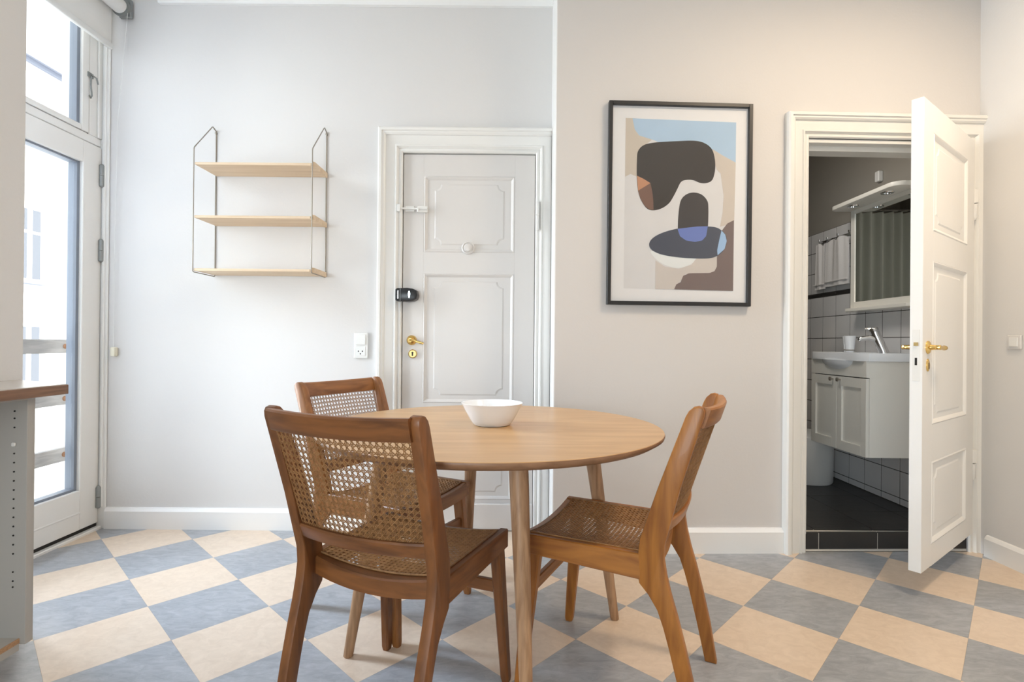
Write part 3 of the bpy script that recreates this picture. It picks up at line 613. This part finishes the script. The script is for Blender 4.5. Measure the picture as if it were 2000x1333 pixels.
for x in (-hw_, hw_ - 0.002):
    b_ = -0.202; k = -0.004
    MB().tube([(x, k, 0.785), (x, k, 0.0), (x, k, -0.002)], 0.0032, 8).tube([(x, k, 0.78), (x, -0.03, 0.792), (x, -0.036, 0.793), (x, -0.042, 0.790), (x, -0.19, 0.635), (x, -0.199, 0.625), (x, b_, 0.615), (x, b_, 0.3), (x, b_, 0.0), (x, b_ + 0.004, -0.004), (x, b_ + 0.01, -0.005), (x, -0.01, -0.005), (x, k, 0.0)], 0.0028, 8).done('wire_frame', M['bronze'], ws, 50)
    for z in (0.012, 0.77): MB().lathe([(0, 0.0), (0.006, 0.0), (0.006, -0.009), (0, -0.011)], (x, -0.0005, z), 10, axis=1).done('screw_clip', M['bronze'], ws)

# wall plates -----------------------------------------------------------
so = thing('socket_plate', 'white double plate with switch and power socket beside entry door', 'socket', (-0.816, YL, 0.93))
MB().box(-0.037, 0.037, -0.012, -0.0005, 0, 0.138, 0.003).done('plate', M['plast'], so)
MB().box(-0.026, 0.026, -0.017, -0.011, 0.072, 0.128, 0.002).done('rocker_switch', M['plast'], so)
k_ = MB().box(-0.026, 0.026, -0.014, -0.011, 0.012, 0.064, 0.002).done('socket_face', M['plast'], so)
for x, z in ((-0.012, 0.038), (0.010, 0.038), (-0.001, 0.024)): MB().lathe([(0, -0.0145), (0.0035, -0.0145), (0.0035, -0.012), (0, -0.012)], (x, 0, z), 10, axis=1).done('pin_hole', M['dark'], k_)
swp = thing('light_switch', 'white square light switch on the right wall', 'switch', (XR, 2.442, 1.045))
MB().box(-0.010, -0.0005, -0.033, 0.033, -0.033, 0.033, 0.003).done('plate', M['wall'], swp)
MB().box(-0.015, -0.009, -0.021, 0.021, -0.021, 0.021, 0.002).done('rocker', M['plast'], swp)

# ------------------------------------------------------------------ framed print
pw, ph = 0.706, 0.99
ps = 0.2405 + 0.353 + 0.0075
pc = thing('framed_print', 'black framed abstract print with grey and blue rounded shapes', 'picture', WR(ps, 0.002, 1.2105), RA)
pc.rotation_euler = (0, 0.004, RA)
fw = 0.018
MB().box(-pw / 2, -pw / 2 + fw, -0.028, 0, 0, ph, 0.0015).box(pw / 2 - fw, pw / 2, -0.028, 0, 0, ph, 0.0015).box(-pw / 2 + fw, pw / 2 - fw, -0.028, 0, 0, fw, 0.0015).box(-pw / 2 + fw, pw / 2 - fw, -0.028, 0, ph - fw, ph, 0.0015).done('frame', M['frameblack'], pc)
pap = MB().box(-pw / 2 + 0.01, pw / 2 - 0.01, -0.010, -0.004, 0.01, ph - 0.01).done('paper', M['paper'], pc)
MB().box(-pw / 2 + 0.015, pw / 2 - 0.015, -0.020, -0.018, 0.015, ph - 0.015).done('glass', M['picglass'], pc)
pl0, pr0, pb0, pt0 = -0.269, 0.274, 0.078, 0.910
def ink(n_, c, noise=0.05): return mat('ink_' + n_, tuple(min(0.86, k_ * ((v / 255 + 0.055) / 1.055) ** 2.4) for v, k_ in zip(c, (1.05, 1.12, 1.19))), 0.9, noise=noise, nscale=9)
shapes = [
 ('pale_grey', (218, 212, 208), [(183, 180), (825, 190), (818, 1175), (183, 1170)], 0),
 ('sand', (202, 188, 172), [(183, 180), (240, 180), (246, 262), (335, 303), (300, 335), (255, 400), (252, 520), (215, 505), (183, 522)], 0),
 ('sky_blue', (176, 196, 214), [(222, 181), (825, 190), (825, 425), (785, 415), (745, 385), (700, 360), (640, 322), (400, 326), (345, 304), (262, 280), (236, 245)], 0),
 ('sand_right', (204, 190, 176), [(690, 350), (745, 383), (825, 425), (820, 765), (765, 795), (738, 802), (752, 720), (757, 620), (738, 490), (715, 468), (700, 420)], 0),
 ('white_lobe', (228, 226, 226), [(340, 950), (450, 975), (600, 985), (575, 1020), (500, 1047), (420, 1030), (365, 995)], 1),
 ('sand_low', (206, 194, 184), [(365, 1005), (420, 1040), (500, 1052), (575, 1026), (605, 985), (722, 980), (722, 1070), (540, 1082), (475, 1172), (365, 1172)], 0),
 ('charcoal', (70, 64, 60), [(251, 420), (257, 370), (290, 335), (360, 318), (480, 308), (580, 303), (640, 315), (685, 350), (703, 410), (705, 470), (690, 528), (660, 547), (620, 548), (580, 533), (540, 532), (508, 545), (485, 590), (465, 630), (440, 670), (400, 700), (350, 714), (310, 702), (275, 650), (258, 590), (251, 510)], 1),
 ('clay', (192, 140, 108), [(252, 515), (290, 532), (330, 556), (296, 578), (259, 602)], 0),
 ('umber', (128, 98, 84), [(259, 602), (296, 578), (330, 556), (342, 610), (348, 660), (350, 713), (325, 709), (298, 688), (272, 645)], 0),
 ('charcoal_arch', (74, 68, 66), [(493, 800), (500, 690), (515, 640), (550, 612), (590, 606), (630, 618), (660, 650), (668, 690), (667, 800), (655, 860), (590, 893), (505, 860)], 1),
 ('umber_grey', (122, 104, 98), [(818, 762), (780, 782), (752, 820), (736, 870), (723, 940), (722, 1035), (708, 1062), (680, 1073), (560, 1077), (527, 1092), (512, 1130), (488, 1142), (475, 1172), (818, 1176)], 0),
 ('slate_blue', (80, 82, 92), [(328, 912), (345, 878), (400, 845), (490, 818), (600, 804), (700, 804), (745, 822), (770, 850), (777, 885), (765, 932), (735, 965), (690, 985), (620, 990), (500, 985), (400, 970), (345, 945)], 1),
 ('cobalt', (112, 126, 182), [(490, 820), (600, 804), (666, 801), (657, 858), (635, 884), (592, 894), (540, 886), (505, 862)], 0),
 ('ice_blue', (160, 186, 214), [(746, 824), (768, 848), (777, 885), (765, 932), (725, 969), (722, 940), (735, 872)], 0),
]
for k, (n_, c, pts, sm) in enumerate(shapes):
    if sm: pts = smooth_closed(pts, 4)
    q = [(pl0 + (x - 183) / 639 * (pr0 - pl0), pt0 - (y - 182) / 991 * (pt0 - pb0)) for x, y in pts]
    MB().prism(q, 1, -0.0102 - 0.0002 * (k + 1), -0.0101).done('print_shape', ink(n_, c), pap)

# ------------------------------------------------------------------ kitchen counter on the left
ct = thing('kitchen_counter', 'pale counter top with brown wooden edge at the left', 'counter', (-1.42, 0, 0.845))
MB().prism([(-0.004, -1.2), (-0.004, 1.690), (-0.301, 1.845), (-0.301, -1.2)], 2, 0.002, 0.032).done('worktop', M['countertop'], ct)
MB().box(-0.024, 0.0, -1.2, 1.695, 0.0, 0.030, 0.002).prism([(-0.002, 1.680), (-0.002, 1.695), (-0.301, 1.850), (-0.301, 1.830)], 2, 0.0, 0.030).done('edge_band', M['counter'], ct, label='brown wooden edge band')
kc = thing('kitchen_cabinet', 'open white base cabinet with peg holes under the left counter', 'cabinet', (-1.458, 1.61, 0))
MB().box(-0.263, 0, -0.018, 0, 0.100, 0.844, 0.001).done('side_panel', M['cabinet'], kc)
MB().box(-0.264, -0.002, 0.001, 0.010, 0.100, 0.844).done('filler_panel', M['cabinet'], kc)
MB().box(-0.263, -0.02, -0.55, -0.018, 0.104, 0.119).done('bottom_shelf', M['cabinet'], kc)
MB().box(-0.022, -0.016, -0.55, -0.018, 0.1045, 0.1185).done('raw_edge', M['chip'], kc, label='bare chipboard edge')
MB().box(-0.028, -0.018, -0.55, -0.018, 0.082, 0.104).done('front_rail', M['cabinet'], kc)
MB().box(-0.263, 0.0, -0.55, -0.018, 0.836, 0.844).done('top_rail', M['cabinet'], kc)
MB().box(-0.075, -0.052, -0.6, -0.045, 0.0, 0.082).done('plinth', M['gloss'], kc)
for z in [0.8025, 0.7807, 0.7533, 0.6747, 0.6473, 0.6198, 0.5924, 0.5649, 0.5375, 0.51, 0.4826, 0.4551, 0.4277, 0.4002, 0.3728, 0.3179, 0.2904, 0.2724]:
    MB().lathe([(0, -0.0195), (0.0026, -0.0195), (0.0026, -0.017), (0, -0.017)], (-0.038, 0, z), 10, axis=1).done('peg_hole', M['dark'], kc)
MB().box(-0.044, -0.032, -0.024, -0.018, 0.6965, 0.7078, 0.002).done('shelf_pin', M['plast'], kc)

# ------------------------------------------------------------------ table
TX, TY, TH = -0.068, 1.812, 0.74
tb = thing('dining_table', 'round light oak dining table on four tapered legs', 'table', (TX, TY, 0))
RT = 0.572
MB().lathe([(0, TH - 0.025), (RT - 0.022, TH - 0.025), (RT - 0.001, TH - 0.012), (RT + 0.001, TH - 0.006), (RT - 0.0005, TH - 0.0015)], n=128, cap=False).done('edge', M['oak_edge'], tb, 60)
MB().lathe([(RT - 0.0005, TH - 0.0015), (RT - 0.0025, TH), (0.3, TH), (0.0005, TH)], n=128, cap=False).done('tabletop', M['oak_top'], tb, 30)
feet = [(0.458, 0.149), (0.118, -0.425), (-0.454, -0.096), (-0.121, 0.484)]
tops = [(0.350, 0.115), (0.088, -0.322), (-0.344, -0.068), (-0.092, 0.378)]
for (fx, fy), (tx, ty) in zip(feet, tops):
    pts = [(fx, fy, 0.0), (fx, fy, 0.003)]; n = 8
    for k in range(1, n + 1):
        t = k / n; pts.append((fx + (tx - fx) * t, fy + (ty - fy) * t, 0.003 + t * (TH - 0.0285)))
    rr = [0.0135, 0.0158] + [0.0158 + (0.0275 - 0.0158) * min(1, (k / n) * 1.15) for k in range(1, n + 1)]
    mb = MB(); R = []
    for p, r in zip(pts, rr): R.append([(p[0] + r * math.cos(2 * PI * k / 20), p[1] + r * math.sin(2 * PI * k / 20), p[2]) for k in range(20)])
    mb.rings(R).done('leg', M['oak_leg'], tb, 50)
for a, b2 in ((0, 2), (1, 3)):
    p, q = Vector((*tops[a], 0)), Vector((*tops[b2], 0)); d = (q - p); an = math.atan2(d.y, d.x); L_ = d.length
    mx = Matrix.Translation(((p.x + q.x) / 2, (p.y + q.y) / 2, TH - 0.0485 if a == 0 else TH - 0.0487)) @ Matrix.Rotation(an, 4, 'Z')
    MB().box(-L_ / 2, L_ / 2, -0.021, 0.021, -0.022, 0.023, 0.003, mx=mx).done('cross_beam', M['oak_leg'], tb)
# bowl
bo = thing('bowl', 'white round bowl standing on the oak dining table', 'bowl', (-0.066, 1.812, TH))
MB().lathe([(0, 0.0), (0.058, 0.0), (0.064, 0.004), (0.074, 0.018), (0.092, 0.050), (0.104, 0.074), (0.1055, 0.076), (0.103, 0.0765), (0.1005, 0.074), (0.088, 0.050), (0.070, 0.018), (0.055, 0.008), (0, 0.006)], n=64).done('bowl_body', M['porcelain'], bo, 50)

# ------------------------------------------------------------------ chairs
def lerp(a, b, t): return a + (b - a) * t
def post_y(z): return -0.004 - 0.325 * max(0, z - 0.44)       # centre line of the rear post above the seat
def ribbons(surf, U0, U1, V0, V1, pitch, width, th, inside=None):
    """woven cane on surf(u,v)->(point, normal): pairs along u and v and both diagonals"""
    mb = MB(); bm = mb.bm
    def strip(pts, lift):
        if len(pts) < 2: return
        ring = []
        for i, (u, v) in enumerate(pts):
            p, n = surf(u, v)
            a, b_ = pts[max(i - 1, 0)], pts[min(i + 1, len(pts) - 1)]
            d = (surf(*b_)[0] - surf(*a)[0]).normalized(); sd = d.cross(n).normalized()
            c = p + n * lift
            ring.append([bm.verts.new(c + sd * (width / 2) + n * (th / 2)), bm.verts.new(c - sd * (width / 2) + n * (th / 2)), bm.verts.new(c - sd * (width / 2) - n * (th / 2)), bm.verts.new(c + sd * (width / 2) - n * (th / 2))])
        for r0, r1 in zip(ring[:-1], ring[1:]):
            for k in range(4): bm.faces.new((r0[k], r0[(k + 1) % 4], r1[(k + 1) % 4], r1[k]))
    def line(a, b_, seg):
        pts = [(lerp(a[0], b_[0], k / seg), lerp(a[1], b_[1], k / seg)) for k in range(seg + 1)]
        return pts
    off = 0.0017
    nu, nv = int((U1 - U0) / pitch), int((V1 - V0) / pitch)
    su, sv = U0 + ((U1 - U0) - nu * pitch) / 2, V0 + ((V1 - V0) - nv * pitch) / 2
    for i in range(nu + 1):
        for o in (-off, off):
            u = su + i * pitch + o
            if U0 < u < U1: strip(line((u, V0), (u, V1), 8), 0.0004)
    for j in range(nv + 1):
        for o in (-off, off):
            v = sv + j * pitch + o
            if V0 < v < V1: strip(line((U0, v), (U1, v), 12), -0.0004)
    for sg in (1, -1):
        for k in range(-nv - 2, nu + nv + 3):
            # u - sg*v = const
            c0 = su + (k + 0.5) * pitch
            pts = []
            ve = [V0, V1]
            ua, ub = c0 + sg * (V0 - sv), c0 + sg * (V1 - sv)
            a, b_ = [ua, V0], [ub, V1]
            # clip in u
            t0, t1 = 0.0, 1.0; du = ub - ua
            if du == 0: continue
            ts = sorted(((U0 - ua) / du, (U1 - ua) / du)); t0, t1 = max(0, ts[0]), min(1, ts[1])
            if t1 - t0 < 0.01: continue
            A = (ua + du * t0, lerp(V0, V1, t0)); B = (ua + du * t1, lerp(V0, V1, t1))
            strip(line(A, B, 8), 0.0011 * sg)
    return mb
def smoothstep(t): t = max(0, min(1, t)); return t * t * (3 - 2 * t)
def make_chair():
    ch = thing('dining_chair', '', 'chair', (0, 0, 0), 0, 'cane dining chairs round the table')
    WRs, WF, SD, ZS = 0.195, 0.212, 0.372, 0.458
    # rear posts: one curved piece from foot to top
    front = [(-0.112, 0.0), (-0.085, 0.12), (-0.060, 0.22), (-0.046, 0.27), (-0.030, 0.315), (-0.006, 0.352), (0.018, 0.378), (0.022, 0.40), (0.021, 0.46), (0.016, 0.50), (-0.030, 0.64), (-0.100, 0.835), (-0.108, 0.850), (-0.120, 0.861), (-0.132, 0.864)]
    back = [(-0.147, 0.0), (-0.126, 0.12), (-0.103, 0.22), (-0.082, 0.30), (-0.064, 0.36), (-0.052, 0.41), (-0.046, 0.45), (-0.048, 0.49), (-0.086, 0.64), (-0.146, 0.838), (-0.147, 0.852), (-0.142, 0.861)]
    prof = front + list(reversed(back))
    for s_ in (-1, 1):
        def f_(co, s_=s_):
            z = co.z; xc = lerp(0.186, 0.194, z / 0.45) if z < 0.45 else lerp(0.194, 0.206, (z - 0.45) / 0.41)
            return Vector((s_ * xc + co.x, co.y, co.z))
        MB().prism(prof, 0, -0.0145, 0.0145, 0.004, f_).done('rear_post', M['chair_z'], ch, 40)
    # front legs
    for s_ in (-1, 1):
        R = []
        for t in (0, 0.03, 0.5, 1.0):
            z = lerp(0.0, 0.405, t); cx = s_ * lerp(0.2145, 0.197, t); cy = lerp(0.366, 0.330, t)
            a, b_ = lerp(0.013, 0.0155, t), lerp(0.0145, 0.024, t)
            if t == 0: a -= 0.002; b_ -= 0.002
            c = 0.005
            R.append([(cx + x, cy + y, z) for x, y in ((-a, -b_ + c), (-a + c, -b_), (a - c, -b_), (a, -b_ + c), (a, b_ - c), (a - c, b_), (-a + c, b_), (-a, b_ - c))])
        MB().rings(R).done('front_leg', M['chair_z'], ch, 30)
    dish = lambda x, w_: 0.020 * (1 - min(1, (x / w_) ** 2))
    # side rails
    for s_ in (-1, 1):
        R = []
        for t in (0, 0.25, 0.5, 0.75, 1.0):
            y = lerp(0.016, SD - 0.002, t); xo = lerp(WRs + 0.013, WF + 0.003, t) * s_; xi = xo - s_ * 0.024
            zb = lerp(0.388, 0.402, t)
            R.append([(xo, y, zb + 0.003), (xo, y, ZS - 0.003), (xo - s_ * 0.003, y, ZS), (xi, y, ZS - 0.001), (xi, y, zb), (xo - s_ * 0.003, y, zb)])
        MB().rings(R).done('side_rail', M['chair_y'], ch, 30)
    # front and rear rails, dished
    for nm, yc, hw_, zb, dep in (('front_rail', SD - 0.014, WF - 0.02, 0.405, 0.028), ('rear_rail', 0.004, WRs - 0.012, 0.412, 0.024)):
        R = []
        for k in range(13):
            x = lerp(-hw_, hw_, k / 12); dz = dish(x, hw_ + 0.02) * (1.0 if nm == 'front_rail' else 1.2)
            bow = 0.0 if nm == 'front_rail' else -0.012 * (1 - (x / hw_) ** 2)
            fr_ = yc + dep / 2 + bow if nm == 'front_rail' else 0.018
            R.append([(x, yc - dep / 2 + bow, zb - dz * 0.9), (x, yc + dep / 2 + bow, zb - dz * 0.9), (x, yc + dep / 2 + bow, ZS - dz - 0.012), (x, fr_, ZS - dz - 0.010), (x, fr_, ZS - dz - 0.001), (x, fr_ - 0.004, ZS - dz), (x, yc - dep / 2 + 0.004 + bow, ZS - dz), (x, yc - dep / 2 + bow, ZS - dz - 0.004)])
        MB().rings(R).done(nm, M['chair_x'], ch, 30)
    # seat cane
    def seat(u, v):                      # u in [-1,1] scaled metres at mid width, v = y
        y = v; hw_ = lerp(WRs - 0.010, WF - 0.020, y / SD); x = u / 0.19 * hw_
        e = 0.001; z = ZS + 0.0015 - dish(x, hw_ + 0.012) * lerp(1.15, 1.0, y / SD)
        nx = -2 * 0.02 * x / (hw_ ** 2)
        return Vector((x, y, z)), Vector((nx, 0, 1)).normalized()
    ribbons(seat, -0.19, 0.19, 0.012, SD - 0.022, 0.0138, 0.0023, 0.0009).done('seat_cane', M['seatcane'], ch, kind='stuff', label='woven cane seat panel')
    # spline round the cane
    sp = MB(); ring = []
    for k in range(16): ring.append((lerp(-0.188, 0.188, k / 15), 0.014))
    for k in range(1, 12): ring.append((0.188, lerp(0.014, SD - 0.024, k / 11)))
    for k in range(1, 16): ring.append((lerp(0.188, -0.188, k / 15), SD - 0.024))
    for k in range(1, 12): ring.append((-0.188, lerp(SD - 0.024, 0.014, k / 11)))
    sp.tube([seat(*p)[0] + Vector((0, 0, 0.0008)) for p in ring], 0.0028, 6).done('seat_spline', M['cane'], ch, 50)
    # back: rails and cane
    HB = 0.192
    bow = lambda x: -0.022 * (1 - (x / HB) ** 2)
    def rail(z0, z1, sag, th, nm):
        R = []
        for k in range(15):
            x = lerp(-HB - 0.002, HB + 0.002, k / 14); q = max(0, 1 - (x / HB) ** 2)
            zt, zb = z1 - 0.004 * q, z0 - sag * q
            def P_(z, d): return (x * lerp(0.985, 1.03, (z - 0.5) / 0.36), post_y(z) - 0.010 + bow(x) + d, z)
            R.append([P_(zb, -th / 2 + 0.002), P_(zb, th / 2 - 0.002), P_(zb + 0.003, th / 2), P_(zt - 0.006, th / 2), P_(zt - 0.001, th / 2 - 0.004), P_(zt, 0), P_(zt - 0.001, -th / 2 + 0.004), P_(zt - 0.006, -th / 2), P_(zb + 0.003, -th / 2)])
        return MB().rings(R).done(nm, M['chair_x'], ch, 40)
    rail(0.806, 0.860, 0.004, 0.024, 'top_rail'); rail(0.520, 0.558, 0.004, 0.022, 'lower_back_rail')
    def backs(u, v):
        x = u * lerp(0.985, 1.03, (v - 0.5) / 0.36)
        return Vector((x, post_y(v) - 0.010 + bow(u), v)), Vector((2 * 0.022 * u / HB ** 2 * -1, -1, -0.325)).normalized()
    ribbons(backs, -HB, HB, 0.552, 0.810, 0.0154, 0.0015, 0.0009).done('back_cane', M['cane'], ch, kind='stuff', label='woven cane back panel')
    # front stretcher
    MB().box(-0.192, 0.192, 0.332, 0.349, 0.275, 0.312, 0.003).done('stretcher', M['chair_x'], ch)
    return ch
c1 = make_chair()
for i, ((x, y, rz), lab) in enumerate((((-0.3444, 1.3393, -0.3826), 'brown cane chair nearest the viewer with its woven back turned towards us'),
                                       ((-0.5960, 2.1390, -2.0695), 'brown cane chair half hidden behind the nearest chair, farthest from the viewer'),
                                       ((0.4542, 1.5994, 1.1138), 'brown cane chair right of the table, seen from its side'))):
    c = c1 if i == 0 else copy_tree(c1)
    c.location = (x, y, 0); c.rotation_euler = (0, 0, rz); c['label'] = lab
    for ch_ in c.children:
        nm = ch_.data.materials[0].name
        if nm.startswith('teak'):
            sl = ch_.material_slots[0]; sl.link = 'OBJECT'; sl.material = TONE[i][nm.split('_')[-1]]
